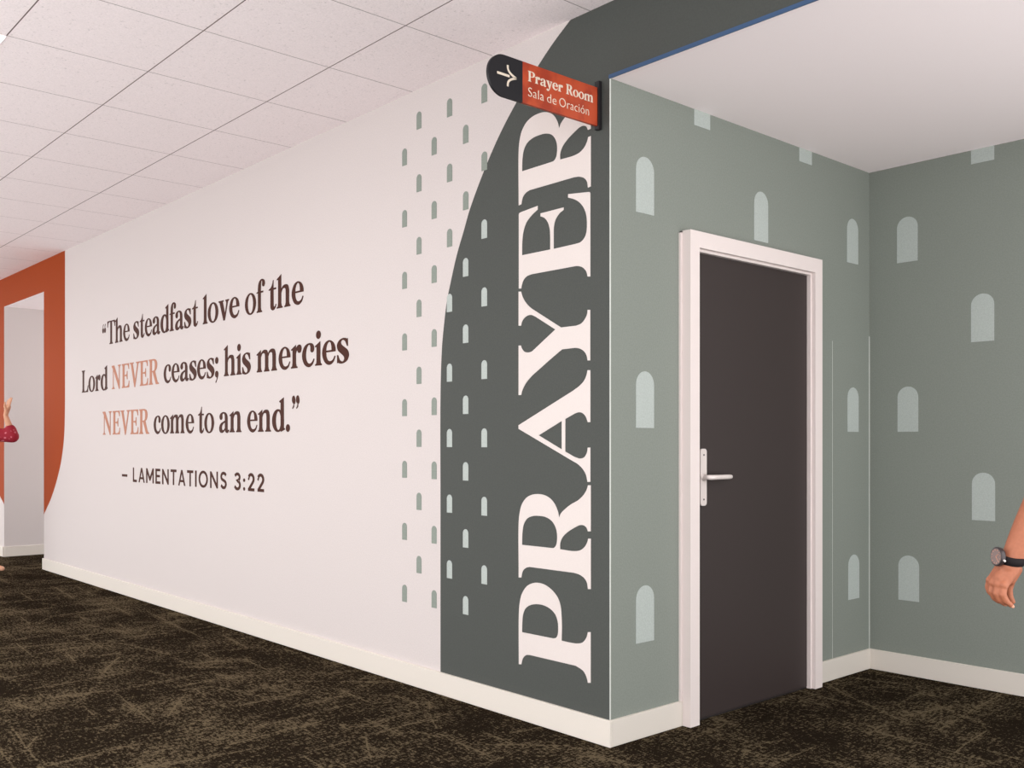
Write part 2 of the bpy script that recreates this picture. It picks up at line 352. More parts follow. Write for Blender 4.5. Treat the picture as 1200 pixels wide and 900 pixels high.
light(6,5,'added unseen square recessed ceiling light farther from the lettered wall on the orange surround side')  # second unseen panel, added for its light on the lower walls

# ------------------------------------------------------------ lettering
def _p(s):
    """'x,y x,y~ ...' -> outline; a trailing ~ passes smoothly"""
    out=[]
    for q in s.split():
        sm=q.endswith('~'); x,y=q.rstrip('~').split(','); out.append((float(x),float(y)) if sm else (float(x),float(y),1))
    return smooth_path(out,5)
def _el(cx,cy,rx,ry,n=28): return [(cx+rx*math.cos(2*math.pi*k/n),cy+ry*math.sin(2*math.pi*k/n)) for k in range(n)]
def _sh(l,dx): return [(x+dx,y) for x,y in l]
def _foot(a,b,e=58,y=0,s=1):
    return [smooth_path([(a-e,y,1),(b+e,y,1),(b+e,y+s*26,1),(b+20,y+s*42),(b,y+s*105,1),(a,y+s*105,1),(a-20,y+s*42),(a-e,y+s*26,1)],5)]
def _stem(x,h,w=130,drop=95):      # lower-case stem with a slanted flag on the left
    return [[(x,0),(x+w,0),(x+w,h),(x-58,h-drop),(x-58,h-drop-20),(x,h-drop-20)]]
def _arch(a,e,w=130):
    return [smooth_path([(a-12,395,1),(a+62,480),(a+150,514),(e+75,495),(e+w,385,1),(e+w,0,1),(e,0,1),(e,350,1),(e-12,415),(e-55,442),(a+55,425),(a-12,330,1)],6)]
_a1='62,352~ 42,395~ 75,465~ 180,508~ 268,514~ 390,480~ 448,405~ 455,340 455,112 462,68~ 490,55~ 530,66 538,48 480,-6~ 415,-12~ 352,18~ 330,75 325,340 318,425~ 285,470~ 238,482~ 190,464~ 176,425~ 184,375~ 150,330~ 98,324~'
_a2='335,298 228,268~ 92,215~ 24,112~ 55,22~ 155,-12~ 260,18~ 335,80 335,122 292,80~ 232,55~ 180,65~ 156,108~ 170,170~ 240,225~ 335,256'
_e='492,158 420,42~ 272,-13~ 105,58~ 14,250~ 102,450~ 268,513~ 425,450~ 492,330~ 496,262 146,262 162,165~ 222,82~ 318,60~ 415,92~ 472,166'
_eh='148,296 366,296 356,400~ 325,462~ 268,482~ 205,450~ 160,370~'
_c='482,150 408,36~ 268,-13~ 100,60~ 12,250~ 102,450~ 282,513~ 418,485~ 470,405~ 452,330~ 400,304~ 346,335~ 342,420~ 325,466~ 275,482~ 200,430~ 148,290~ 166,155~ 232,78~ 325,60~ 412,98~ 466,160'
_s='388,342 412,342 406,500 386,488 330,508~ 242,514~ 98,470~ 32,370~ 72,268~ 180,195~ 276,128~ 294,82~ 266,38~ 215,22~ 122,62~ 60,168 34,168 34,0 58,12 130,-8~ 222,-13~ 382,42~ 442,148~ 402,248~ 290,320~ 188,382~ 158,425~ 184,468~ 240,482~ 320,450~'
_t='108,110 126,28~ 190,-13~ 260,-10~ 330,38~ 366,112 346,118 312,68~ 268,58~ 244,82~ 238,130 238,462 352,462 352,500 238,500 238,685 222,685 190,595~ 128,522~ 28,482 28,462 108,462'
_f='80,0 210,0 210,462 326,462 326,500 210,500 212,600 222,700~ 246,742~ 275,746~ 292,705~ 285,645~ 318,606~ 372,608~ 406,668~ 382,742~ 292,782~ 190,766~ 110,690~ 80,560 80,500 8,480 8,462 80,462'
_v='0,500 255,500 255,474 204,462 326,158 400,400 392,455 355,474 355,500 525,500 525,474 472,452 316,-14 250,-14 52,462 0,474'
_y='0,500 255,500 255,474 204,462 326,158 400,400 392,455 355,474 355,500 525,500 525,474 472,452 300,-60 240,-180~ 150,-235~ 60,-210~ 30,-140~ 75,-92~ 140,-110~ 170,-150~ 215,-120~ 262,-10 52,462 0,474'
_r='178,385 240,470~ 312,512~ 392,500~ 424,428~ 396,352~ 330,332~ 286,360~ 262,402~ 230,380~ 178,290'
_q9='100,600~ 155,640~ 150,740~ 95,800~ 30,770~ 15,690~ 60,630~ 95,640 70,570~ 25,520 40,505 100,555~'
def _q66(): return [(112-x,1200-y) for x,y in _p('97,640~ 152,690~ 138,780~ 90,805~ 35,790~ 15,715~ 45,655~ 92,660 78,600~ 30,540 45,525 92,575~')]
def _bar(a,b,c,d): return [(a,b),(c,b),(c,d),(a,d)]
def GLYPH(ch):
    if ch=='l': return 270,[_stem(70,775)]+[_foot(70,200)]
    if ch=='i': return 270,[_stem(70,522)]+[_foot(70,200)]+[[_el(134,668,82,88)]]
    if ch=='h': return 655,[_stem(70,775),_foot(70,200),_arch(200,410),_foot(410,540)]
    if ch=='n': return 655,[_stem(70,522),_foot(70,200),_arch(200,410),_foot(410,540)]
    if ch=='m': return 985,[_stem(70,522),_foot(70,200,50),_arch(200,400),_foot(400,530,46),_arch(530,730),_foot(730,860,50)]
    if ch=='r': return 450,[_stem(70,522),_foot(70,200,62),[_p(_r)]]
    if ch=='d': return 600,[[_el(268,250,254,263),_el(285,248,122,222)],[[(390,40),(390,660),(332,680),(332,700),(520,778),(520,80),(566,62),(566,42),(400,-12)]]]
    if ch=='o': return 585,[[_el(285,250,272,263),_el(285,250,142,230)]]
    if ch=='e': return 530,[[_p(_e),_p(_eh)]]
    if ch=='c': return 510,[[_p(_c)]]
    if ch=='s': return 475,[[_p(_s)]]
    if ch=='a': return 560,[[_p(_a1)],[_p(_a2)]]
    if ch=='t': return 385,[[_p(_t)]]
    if ch=='f': return 350,[[_p(_f)],_foot(80,210,62)]
    if ch=='v': return 535,[[_p(_v)]]
    if ch=='y': return 535,[[_p(_y)]]
    if ch=='.': return 220,[[_el(100,72,80,85)]]
    if ch==';': return 220,[[_el(100,428,80,85)],[_p('140,-30~ 182,60~ 165,130~ 110,158~ 45,140~ 20,75~ 50,10~ 105,-5~ 110,-40~ 40,-130 55,-145')]]
    if ch=='\u201d': return 330,[[_p(_q9)],[_sh(_p(_q9),192)]]
    if ch=='\u201c': return 330,[[_q66()],[_sh(_q66(),192)]]
    if ch==' ': return 230,[]
    if ch=='L': return 600,[[_bar(85,0,215,730)],_foot(85,215,62),_foot(85,215,62,730,-1),[_p('215,0 560,0 572,215 545,215 510,110~ 440,50~ 330,34 215,34')]]
    if ch=='T': return 650,[[_bar(260,0,395,730)],_foot(260,395,70),[_p('20,730 635,730 645,540 616,540 590,640~ 530,690~ 430,698 225,698 125,690~ 65,640~ 39,540 10,540')]]
    if ch=='N': return 800,[[[(20,730),(215,730),(640,150),(640,-14),(600,-14),(140,610),(20,705)]],[_bar(118,0,158,680)],_foot(118,158,80),[_bar(600,-14,640,730)],_foot(600,640,80,730,-1)]
    if ch=='E': return 640,[[_bar(85,0,215,730)],_foot(85,215,62),_foot(85,215,62,730,-1),[_p('215,0 575,0 592,200 564,200 530,105~ 460,48~ 350,34 215,34')],[_p('215,730 560,730 570,560 543,560 510,640~ 450,688~ 350,696 215,696')],[_p('215,352 330,352 395,330~ 420,250 446,250 446,500 420,500 395,412~ 330,388 215,388')]]
    if ch=='V': return 720,[[_p('0,730 265,730 265,704 205,690 385,190 540,640 530,690 470,704 470,730 700,730 700,704 620,680 385,-15 335,-15 75,690 0,704')]]
    if ch=='P': return 620,[[_bar(85,0,220,730)],_foot(85,220,66),_foot(85,220,62,730,-1),[_p('200,730 340,730 500,700~ 585,600~ 590,500~ 520,390~ 360,335 200,335'),_p('222,696 320,694 410,670~ 448,590~ 445,470~ 405,390~ 320,369 222,369')]]
    if ch=='R': return 700,[[_bar(85,0,220,730)],_foot(85,220,66),_foot(85,220,62,730,-1),[_p('200,730 340,730 490,702~ 572,610~ 572,510~ 505,410~ 360,355 200,355'),_p('222,696 315,694 400,672~ 436,600~ 432,490~ 395,412~ 315,389 222,389')],[_p('300,370 440,378 590,90~ 640,40~ 700,26 700,0 510,0 470,60 300,350')]]
    return 300,[]

def _st(pts,w=118):
    """even-width stroke along a polyline as one outline"""
    L=[];R=[]
    for i,p in enumerate(pts):
        a=pts[max(0,i-1)]; b=pts[min(len(pts)-1,i+1)]
        if 0<i<len(pts)-1:
            d0=(p[0]-a[0],p[1]-a[1]); d1=(b[0]-p[0],b[1]-p[1]); l0=math.hypot(*d0); l1=math.hypot(*d1)
            n=(-(d0[1]/l0+d1[1]/l1),d0[0]/l0+d1[0]/l1); ln=math.hypot(*n); c=max(.35,ln/2); n=(n[0]/ln/c,n[1]/ln/c)
        else:
            l=math.hypot(b[0]-a[0],b[1]-a[1]); n=(-(b[1]-a[1])/l,(b[0]-a[0])/l)
        L.append((p[0]+n[0]*w/2,p[1]+n[1]*w/2)); R.append((p[0]-n[0]*w/2,p[1]-n[1]*w/2))
    return L+R[::-1]
def _arc(cx,cy,rx,ry,a0,a1,n=14): return [(cx+rx*math.cos(math.radians(a0+(a1-a0)*k/n)),cy+ry*math.sin(math.radians(a0+(a1-a0)*k/n))) for k in range(n+1)]
def SANS(ch):
    w=118; h=730; g=200
    def bar(a,b,c,d): return [(a,b),(c,b),(c,d),(a,d)]
    if ch=='L': return 430+g,[[bar(0,0,w,h)],[bar(w,0,430,w)]]
    if ch=='A': return 660+g-30,[[[(0,0),(116,0),(330,560),(544,0),(660,0),(386,h),(274,h)]],[bar(165,165,495,265)]]
    if ch=='M': return 780+g,[[[(0,0),(w,0),(w,470),(355,120),(425,120),(672,470),(672,0),(780,0),(780,h),(675,h),(390,300),(105,h),(0,h)]]]
    if ch=='E': return 470+g,[[bar(0,0,w,h)],[bar(w,0,470,w)],[bar(w,h-w,465,h)],[bar(w,318,430,318+w-6)]]
    if ch=='N': return 640+g,[[[(0,0),(w,0),(w,520),(540,0),(640,0),(640,h),(532,h),(532,215),(100,h),(0,h)]]]
    if ch=='T': return 540+g-20,[[bar(216,0,324,h-w)],[bar(0,h-w,540,h)]]
    if ch=='I': return w+g,[[bar(0,0,w,h)]]
    if ch=='O': return 770+g,[[_el(385,365,385,378,36),_el(385,365,272,268,36)]]
    if ch=='S':
        c=[(455,590)]+_arc(268,530,190,150,40,180,10)+[(90,470)]+[(140,415),(268,370),(400,315),(440,250)]+_arc(268,208,178,158,0,-140,12)+[(66,150)]
        return 500+g,[[_st(smooth_open(c))]]
    if ch=='3':
        c=[(60,600)]+_arc(240,540,168,140,135,-70,12)+[(250,395)]+_arc(240,212,190,165,80,-140,14)+[(40,150)]
        return 480+g,[[_st(c)]]
    if ch=='2':
        c=[(50,540)]+_arc(240,500,180,182,170,-25,12)+[(350,350),(90,70)]
        return 470+g,[[_st(c)],[bar(30,0,470,w)]]
    if ch==':': return 120+g,[[_el(62,70,70,72,16)],[_el(62,430,70,72,16)]]
    return 300,[]
def smooth_open(p): return p

def bounds(polys):
    xs=[p[0] for pl in polys for l in pl for p in l]; return min(xs),max(xs)
def set_word(text,G=None):
    """glyph outlines of a word in font units, laid out from x=0"""
    x=0; out=[]
    for ch in text:
        adv,polys=(G or GLYPH)(ch)
        out+= [[[(px+x,py) for px,py in l] for l in pl] for pl in polys]; x+=adv
    return out
def bolder(pl,dx,dy):
    out=[]
    for h,l in enumerate(pl):
        A=sum(l[i-1][0]*l[i][1]-l[i][0]*l[i-1][1] for i in range(len(l))); sg=(1 if A>0 else -1)*(-1 if h else 1); q=[]
        for i,p in enumerate(l):
            a=l[i-1]; b=l[(i+1)%len(l)]; n=[0,0]
            for u,v in ((a,p),(p,b)):
                L=math.hypot(v[0]-u[0],v[1]-u[1])
                if L>1e-9: n[0]+=(v[1]-u[1])/L; n[1]-=(v[0]-u[0])/L
            L=math.hypot(*n)
            q.append((p[0]+sg*n[0]/L*dx,p[1]+sg*n[1]/L*dy) if L>1e-6 else p)
        out.append(q)
    return out
def word(bm,text,a,b,base,k,to3d,t0,t1,G=None):
    P=[bolder(pl,*((10,4) if G is None else (5,4))) for pl in set_word(text,G)]; x0,x1=bounds(P); s=(b-a)/(x1-x0)
    for i,pl in enumerate(P): plate(bm,[[(a+(x-x0)*s,base+y*k) for x,y in l] for l in pl],to3d,t0,t1+(i%6)*.00012)
    return bm
QK=.1318/500
Q=empty('quote_lettering',(-4.4,0,1.28),label='dark brown serif scripture quote in three lines on the white hall wall',cat='lettering')
for base,ws in ((2.045,(('\u201c',-5.798,-5.714),('The',-5.678,-5.178),('steadfast',-5.099,-3.893),('love',-3.815,-3.259),('of',-3.181,-2.909),('the',-2.861,-2.432))),
                (1.668,(('Lord',-6.311,-5.670),('NEVER',-5.575,-4.585),('ceases;',-4.497,-3.569),('his',-3.486,-3.099),('mercies',-3.021,-1.938))),
                (1.293,(('NEVER',-5.788,-4.774),('come',-4.687,-3.960),('to',-3.892,-3.635),('an',-3.558,-3.230),('end.',-3.151,-2.594),('\u201d',-2.570,-2.480)))):
    for t,a,b in ws:
        o=obj('word',word(NB(),t,a,b,base,QK,onA,.0004,.0016),M['copper'] if t=='NEVER' else M['brown'],Q)
        if t=='NEVER': tag(o,'copper coloured word NEVER')
def sans(text,spacing,weight):
    cu=bpy.data.curves.new('t','FONT'); cu.body=text; cu.size=1; cu.space_character=spacing; cu.offset=weight; cu.resolution_u=4; cu.fill_mode='FRONT'
    ob=bpy.data.objects.new('t',cu); COL.objects.link(ob); bpy.context.view_layer.update()
    me=bpy.data.meshes.new_from_object(ob.evaluated_get(bpy.context.evaluated_depsgraph_get())); bpy.data.objects.remove(ob); bpy.data.curves.remove(cu)
    return me
def sans_bm(text,spacing,weight,a,b,base,cap,to3d,t0,t1,capref='L'):
    me=sans(text,spacing,weight); xs=[v.co.x for v in me.vertices]; x0,x1=min(xs),max(xs)
    r=sans(capref,1,weight); ys=[v.co.y for v in r.vertices]; c0,c1=min(ys),max(ys); k=cap/(c1-c0)
    bm=NB(); bm.from_mesh(me); bmesh.ops.remove_doubles(bm,verts=bm.verts[:],dist=1e-5)
    for v in bm.verts: v.co=Vector(to3d(a+(v.co.x-x0)/(x1-x0)*(b-a),base+(v.co.y-c0)*k,t1))
    ext=bmesh.ops.extrude_face_region(bm,geom=bm.faces[:]); d=Vector(to3d(0,0,t0))-Vector(to3d(0,0,t1))
    for g in ext['geom']:
        if isinstance(g,bmesh.types.BMVert): g.co+=d
    bpy.data.meshes.remove(me); bpy.data.meshes.remove(r); return bm
CT=empty('citation_lettering',(-4.1,0,.91),label='small dark brown sans capitals citing LAMENTATIONS 3:22 below the quote',cat='lettering')
bm=NB(); plate(bm,[[(-5.344,.951),(-5.229,.951),(-5.229,.971),(-5.344,.971)]],onA,0,.0014); obj('dash',bm,M['brown'],CT)
obj('word',word(NB(),'LAMENTATIONS',-5.108,-3.445,.9145,.1135/730,onA,.0004,.0016,SANS),M['brown'],CT)
obj('numerals',word(NB(),'3:22',-3.335,-2.920,.9145,.1135/730,onA,.0004,.0016,SANS),M['brown'],CT)
PR=empty('wall_lettering',(-.325,0,.2354),label='large cream word PRAYER running up the dark green wall end',cat='lettering')
LET={'P':[[(-0.5433,0.2403,1),(-0.5433,0.4508,0),(-0.5384,0.5061,0),(-0.5246,0.5514,0),(-0.4924,0.5904,0),(-0.4526,0.6092,0),(-0.4173,0.6146,0),(-0.3747,0.6102,0),(-0.3289,0.5909,0),(-0.2951,0.5622,0),(-0.2787,0.5276,0),(-0.2735,0.4866,0),(-0.2713,0.4504,0),(-0.2735,0.3854,1),(-0.2214,0.385,0),(-0.1816,0.3875,0),(-0.1496,0.397,0),(-0.1284,0.4195,0),(-0.1193,0.4437,1),(-0.1039,0.4459,1),(-0.1039,0.2382,1),(-0.1193,0.2354,1),(-0.1284,0.2596,0),(-0.146,0.2794,0),(-0.1888,0.2935,1),(-0.4724,0.2928,1),(-0.4964,0.2878,0),(-0.5165,0.2704,0),(-0.527,0.2425,1)],[(-0.5222,0.3855,1),(-0.5205,0.4266,0),(-0.5149,0.4655,0),(-0.5004,0.4918,0),(-0.4724,0.5099,0),(-0.429,0.5206,0),(-0.3824,0.5211,0),(-0.3403,0.5104,0),(-0.3101,0.4896,0),(-0.2966,0.4626,0),(-0.2936,0.4368,0),(-0.2966,0.4076,0),(-0.3063,0.3931,0),(-0.3251,0.3871,1)]],
'R':[[(-0.5441,0.6247,1),(-0.5441,0.8697,0),(-0.5384,0.9083,0),(-0.5246,0.9472,0),(-0.4964,0.9784,0),(-0.4605,0.9944,0),(-0.4212,0.9997,0),(-0.3785,0.9966,0),(-0.3403,0.9823,0),(-0.3138,0.9598,0),(-0.2966,0.9318,0),(-0.2876,0.9051,1),(-0.278,0.9223,0),(-0.2543,0.9418,0),(-0.2177,0.9643,0),(-0.1745,0.9842,0),(-0.1425,1.0085,0),(-0.1249,1.032,0),(-0.1193,1.0474,1),(-0.1032,1.0479,1),(-0.1032,0.8589,1),(-0.1193,0.8579,1),(-0.1284,0.8735,0),(-0.146,0.8815,0),(-0.1673,0.8802,0),(-0.1888,0.8717,0),(-0.2396,0.8456,0),(-0.2691,0.8212,0),(-0.2817,0.7968,0),(-0.2824,0.7711,1),(-0.196,0.7704,0),(-0.1602,0.778,0),(-0.1354,0.7953,0),(-0.1228,0.814,0),(-0.1179,0.8281,1),(-0.1032,0.8291,1),(-0.1032,0.6224,1),(-0.1193,0.6207,1),(-0.1249,0.6464,0),(-0.139,0.6627,0),(-0.1673,0.6751,0),(-0.1996,0.6796,1),(-0.4724,0.6785,1),(-0.4964,0.6719,0),(-0.5165,0.6564,0),(-0.527,0.6264,1)],[(-0.5222,0.7713,1),(-0.5189,0.8277,0),(-0.51,0.8636,0),(-0.4884,0.8893,0),(-0.4526,0.9022,0),(-0.4134,0.9054,0),(-0.3708,0.9025,0),(-0.3327,0.8877,0),(-0.3101,0.8629,0),(-0.3011,0.8372,0),(-0.3003,0.8111,0),(-0.3063,0.787,0),(-0.3198,0.7744,0),(-0.3403,0.7723,1)]],
'A':[[(-0.5452,1.3001,1),(-0.2024,1.4409,1),(-0.1652,1.46,0),(-0.1406,1.4795,0),(-0.1268,1.5022,0),(-0.1219,1.5207,1),(-0.1058,1.5198,1),(-0.1058,1.3069,1),(-0.1203,1.3071,1),(-0.1325,1.3308,0),(-0.1528,1.3459,0),(-0.1734,1.3487,0),(-0.1941,1.3445,1),(-0.2512,1.3224,1),(-0.2512,1.1852,1),(-0.1982,1.1636,1),(-0.1652,1.1568,0),(-0.1406,1.1624,0),(-0.126,1.1801,0),(-0.1203,1.2024,1),(-0.1058,1.2024,1),(-0.1058,1.0619,1),(-0.1219,1.0614,1),(-0.13,1.0893,0),(-0.1488,1.1135,0),(-0.1775,1.1336,0),(-0.2066,1.1457,1),(-0.5452,1.2843,1)],[(-0.4146,1.2545,1),(-0.2725,1.3144,1),(-0.2725,1.1941,1)]],
'Y':[[(-0.5448,1.893,1),(-0.5283,1.8911,1),(-0.5193,1.8684,0),(-0.4989,1.8409,0),(-0.4685,1.8148,0),(-0.4417,1.7993,1),(-0.2769,1.7102,1),(-0.1873,1.7096,1),(-0.1571,1.7164,0),(-0.1361,1.733,0),(-0.1242,1.7511,0),(-0.1213,1.7689,1),(-0.1065,1.7673,1),(-0.1065,1.5599,1),(-0.1213,1.5608,1),(-0.1272,1.5818,0),(-0.1421,1.6001,0),(-0.1661,1.6126,0),(-0.1934,1.618,1),(-0.2706,1.617,1),(-0.3346,1.5833,1),(-0.4551,1.5164,1),(-0.4969,1.4842,0),(-0.52,1.4539,0),(-0.5276,1.4334,1),(-0.5448,1.4341,1),(-0.5448,1.6538,1),(-0.5296,1.6527,1),(-0.5228,1.6384,0),(-0.5057,1.6234,0),(-0.482,1.6185,0),(-0.4584,1.6214,0),(-0.4417,1.6302,1),(-0.3116,1.7048,1),(-0.4351,1.7714,1),(-0.4618,1.7813,0),(-0.4853,1.7808,0),(-0.5091,1.7707,0),(-0.5228,1.7559,0),(-0.5283,1.7403,1),(-0.5448,1.7418,1)]],
'E':[[(-0.5433,1.9063,1),(-0.5433,2.2333,1),(-0.54,2.2398,0),(-0.5286,2.2427,1),(-0.4212,2.251,1),(-0.4212,2.2349,1),(-0.4565,2.2181,0),(-0.4924,2.1918,0),(-0.5125,2.1545,0),(-0.5205,2.1122,0),(-0.5222,2.0509,1),(-0.3426,2.0499,1),(-0.3426,2.1058,0),(-0.3456,2.138,0),(-0.3578,2.1691,0),(-0.3785,2.1912,0),(-0.4032,2.2024,1),(-0.4032,2.2152,1),(-0.2617,2.2153,1),(-0.2617,2.2049,1),(-0.2876,2.1938,0),(-0.3101,2.1715,0),(-0.3198,2.1443,0),(-0.3214,2.1077,0),(-0.3214,2.0493,1),(-0.1888,2.0507,1),(-0.1602,2.054,0),(-0.139,2.0685,0),(-0.1284,2.0872,0),(-0.1249,2.1221,0),(-0.1284,2.1582,0),(-0.1425,2.1912,0),(-0.1673,2.2187,0),(-0.196,2.2369,0),(-0.2345,2.2518,1),(-0.2345,2.2663,1),(-0.1179,2.2527,1),(-0.1095,2.2506,0),(-0.106,2.2453,1),(-0.106,1.9041,1),(-0.1214,1.906,1),(-0.1284,1.9272,0),(-0.146,1.9448,0),(-0.1673,1.9543,0),(-0.1888,1.9583,1),(-0.4605,1.959,1),(-0.4924,1.9534,0),(-0.5125,1.9396,0),(-0.523,1.9191,0),(-0.527,1.9043,1)]]}
def big(k,dz=0):
    bm=NB(); plate(bm,[smooth_path([(x,min(z+dz,2.679),c) for x,z,c in l],8) for l in LET[k]],onA,.0,.0022)
    return obj('letter',bm,M['cream'],PR)
big('P'); big('R'); big('A'); big('Y'); big('E'); big('R',1.6505)

# ------------------------------------------------------------ blade sign
SX=-.0494
S=empty('blade_sign',(SX,0,2.582),label='orange and black projecting sign reading Prayer Room with an arrow',cat='sign')
onS=lambda y,z,t:(SX+t,y,z)
z0,z1=2.504,2.659; zc=(z0+z1)/2; r=(z1-z0)/2
bm=NB(); plate(bm,[[(-.4285,z0),(-.018,z0),(-.018,z1),(-.4285,z1)]],onS,-.012,0); obj('orange_panel',bm,M['signorange'],S,label='orange panel')
cap=[(-.4285,z0),(-.4285,z1)]+[(-.521+ -r*math.sin(a),zc+r*math.cos(a)) for a in [math.pi*k/28 for k in range(29)]]
bm=NB(); plate(bm,[cap],onS,-.012,.0); obj('end_cap',bm,M['black'],S,label='black rounded end')
bm=NB(); box(bm,(SX-.016,-.020,2.4905),(-.041,-.001,2.686),.001,1); obj('wall_bracket',bm,M['bracket'],S)
for t,a,b in (('Prayer',-.4015,-.2171),('Room',-.1983,-.0466)): obj('word',word(NB(),t,a,b,2.5915,.039/730,onS,0,.0012),M['signtext'],S,label='bold cream serif word')
for t,a,b in (('Sala',-.4004,-.3184),('de',-.3014,-.2513),('Oraci\u00f3n',-.2358,-.0697)): obj('word',sans_bm(t,1.04,-.012,a,b,2.535,.0335,onS,0,.0012),M['signtext'],S,label='thin cream sans word')
def stroke(bm,pts,w,to3d,t0,t1):
    P=pts; L=[];Rr=[]
    for i,p in enumerate(P):
        a=P[max(0,i-1)]; b=P[min(len(P)-1,i+1)]; dx,dz=b[0]-a[0],b[1]-a[1]; n=math.hypot(dx,dz); nx,nz=-dz/n*w/2,dx/n*w/2
        L.append((p[0]+nx,p[1]+nz)); Rr.append((p[0]-nx,p[1]-nz))
    return plate(bm,[L+Rr[::-1]],to3d,t0,t1)
bm=NB(); stroke(bm,[(-.556,2.5855),(-.495,2.5855)],.0088,onS,0,.0012)
for s in (1,-1):
    c=[]
    for k in range(15):
        u=k/14; q=1-(1-u)**1.6; c.append((-.504+.0425*q**3.2 if q>0 else -.504,2.5855+s*.0395*(1-q)))
    stroke(bm,c,.0082,onS,0,.0012)
obj('arrow',bm,M['signtext'],S,label='cream arrow')
# ------------------------------------------------------------ people
FW=Vector((-math.sin(YAW),math.cos(YAW),0)); RT=Vector((math.cos(YAW),math.sin(YAW),0)); UP=Vector((0,0,1))
def blob(name,caps,m,parent,voxel=.008,smooth_it=4,**k):
    """one continuous skin grown over tapered limbs (p0,r0,p1,r1)"""
    bm=NB()
    for p0,r0,p1,r1 in caps:
        p0,p1=Vector(p0),Vector(p1); d=p1-p0; L=d.length
        if L<1e-6: d=Vector((0,0,1e-4)); L=1e-4
        d.normalize(); P=[];R=[]
        for i in range(6): a=math.pi/2*(i/5); P.append(p0-d*r0*math.cos(a)); R.append(max(r0*math.sin(a),r0*.02))
        for i in range(1,4): t=i/4; P.append(p0+d*L*t); R.append(r0+(r1-r0)*t)
        for i in range(6): a=math.pi/2*(i/5); P.append(p1+d*r1*math.sin(a)); R.append(max(r1*math.cos(a),r1*.02))
        tube(bm,P,R,16)
    bmesh.ops.recalc_face_normals(bm,faces=bm.faces[:])
    me=bpy.data.meshes.new(name); bm.to_mesh(me); bm.free(); o=bpy.data.objects.new(name,me); COL.objects.link(o)
    q=o.modifiers.new('r','REMESH'); q.mode='VOXEL'; q.voxel_size=voxel
    q=o.modifiers.new('s','SMOOTH'); q.iterations=smooth_it; q.factor=.5
    bpy.context.view_layer.update()
    me2=bpy.data.meshes.new_from_object(o.evaluated_get(bpy.context.evaluated_depsgraph_get())); bpy.data.objects.remove(o); bpy.data.meshes.remove(me)
    me2.name=name; return mobj(name,me2,m,parent,True,**k)
def ellip(bm,c,ax,ay,az,u=20,v=12):
    c=Vector(c); mt=Matrix((( *ax,0),(*ay,0),(*az,0),(0,0,0,1))).transposed(); mt.translation=c
    bmesh.ops.create_uvsphere(bm,u_segments=u,v_segments=v,radius=1,matrix=mt); return bm
def at(u,v,dep):            # a point of the place at a given distance in front of the viewpoint
    q=Vector((CAM[0],CAM[1],0))+dep*(FW+RT*((u-600)/FPX)); return Vector((q.x,q.y,EYE-dep*(v-HORIZ)/FPX))
def head_caps(hc,fwd,side,s=1.0):
    return [(hc+UP*.035*s-fwd*.012*s,.088*s,hc+UP*.03*s-fwd*.02*s,.085*s),(hc-UP*.005*s+fwd*.02*s,.072*s,hc+UP*.04*s+fwd*.02*s,.076*s),
            (hc-UP*.06*s+fwd*.035*s,.05*s,hc-UP*.085*s+fwd*.055*s,.026*s),(hc+UP*.012*s+fwd*.088*s,.009*s,hc-UP*.028*s+fwd*.108*s,.014*s),
            (hc+side*.085*s-UP*.025*s,.014*s,hc+side*.088*s+UP*.018*s,.018*s),(hc-side*.085*s-UP*.025*s,.014*s,hc-side*.088*s+UP*.018*s,.018*s),
            (hc-UP*.18*s-fwd*.01*s,.058*s,hc-UP*.06*s-fwd*.005*s,.055*s)]
def face(root,hc,fwd,side,s=1.0):
    for q in (1,-1):
        bm=NB(); ellip(bm,hc+UP*.012*s+fwd*.083*s+side*q*.033*s,side*.013*s,fwd*.009*s,UP*.008*s); obj('eye',bm,M['eye'],root,True)
    bm=NB(); ellip(bm,hc-UP*.058*s+fwd*.084*s,side*.024*s,fwd*.009*s,UP*.008*s); obj('mouth',bm,M['lip'],root,True)

# --- woman by the orange surround: walks towards the alcove, forearm raised
g=at(-33,668,9.40); fx=RT.copy(); sx=-FW.copy(); O=Vector((g.x,g.y,0))     # sx: her right, towards the viewer
P1=empty('person',O,label='person with red patterned sleeve raising a bare forearm beside the orange surround',cat='person')
w=lambda f,s,z:O+fx*f+sx*s+UP*z
sh_r=w(.05,.155,1.335); el_r=at(14.5,511.5,9.34); wr_r=at(6.6,486.5,9.32)
hd=wr_r+(at(9.5,477,9.3)-wr_r); 
caps=head_caps(w(.05,0,1.545),fx,sx,.95)
caps+=[(w(.0,-.09,.98),.10,w(.0,.09,.98),.10),(w(.02,0,1.05),.10,w(.02,0,1.25),.105),(w(.02,-.13,1.33),.06,w(.02,.13,1.33),.06),
       (w(0,.09,.95),.082,w(.17,.10,.50),.055),(w(.17,.10,.50),.052,w(.23,.10,.10),.036),(w(0,-.09,.95),.082,w(-.05,-.09,.50),.055),(w(-.05,-.09,.50),.052,w(-.22,-.09,.13),.036),
       (w(.22,.10,.045),.038,w(.345,.105,.026),.024),(w(.23,.10,.10),.036,w(.22,.10,.045),.038),(w(-.24,-.09,.09),.036,w(-.12,-.09,.03),.024),(w(-.22,-.09,.13),.036,w(-.24,-.09,.09),.036),
       (w(.02,-.155,1.33),.05,w(-.06,-.22,1.06),.042),(w(-.06,-.22,1.06),.042,w(-.03,-.24,.84),.028),(w(-.03,-.24,.84),.026,w(-.01,-.24,.76),.024),(w(-.01,-.24,.76),.012,w(.0,-.235,.68),.008),
       (sh_r,.048,el_r,.040),(el_r,.041,wr_r,.021),(wr_r,.021,hd,.026)]
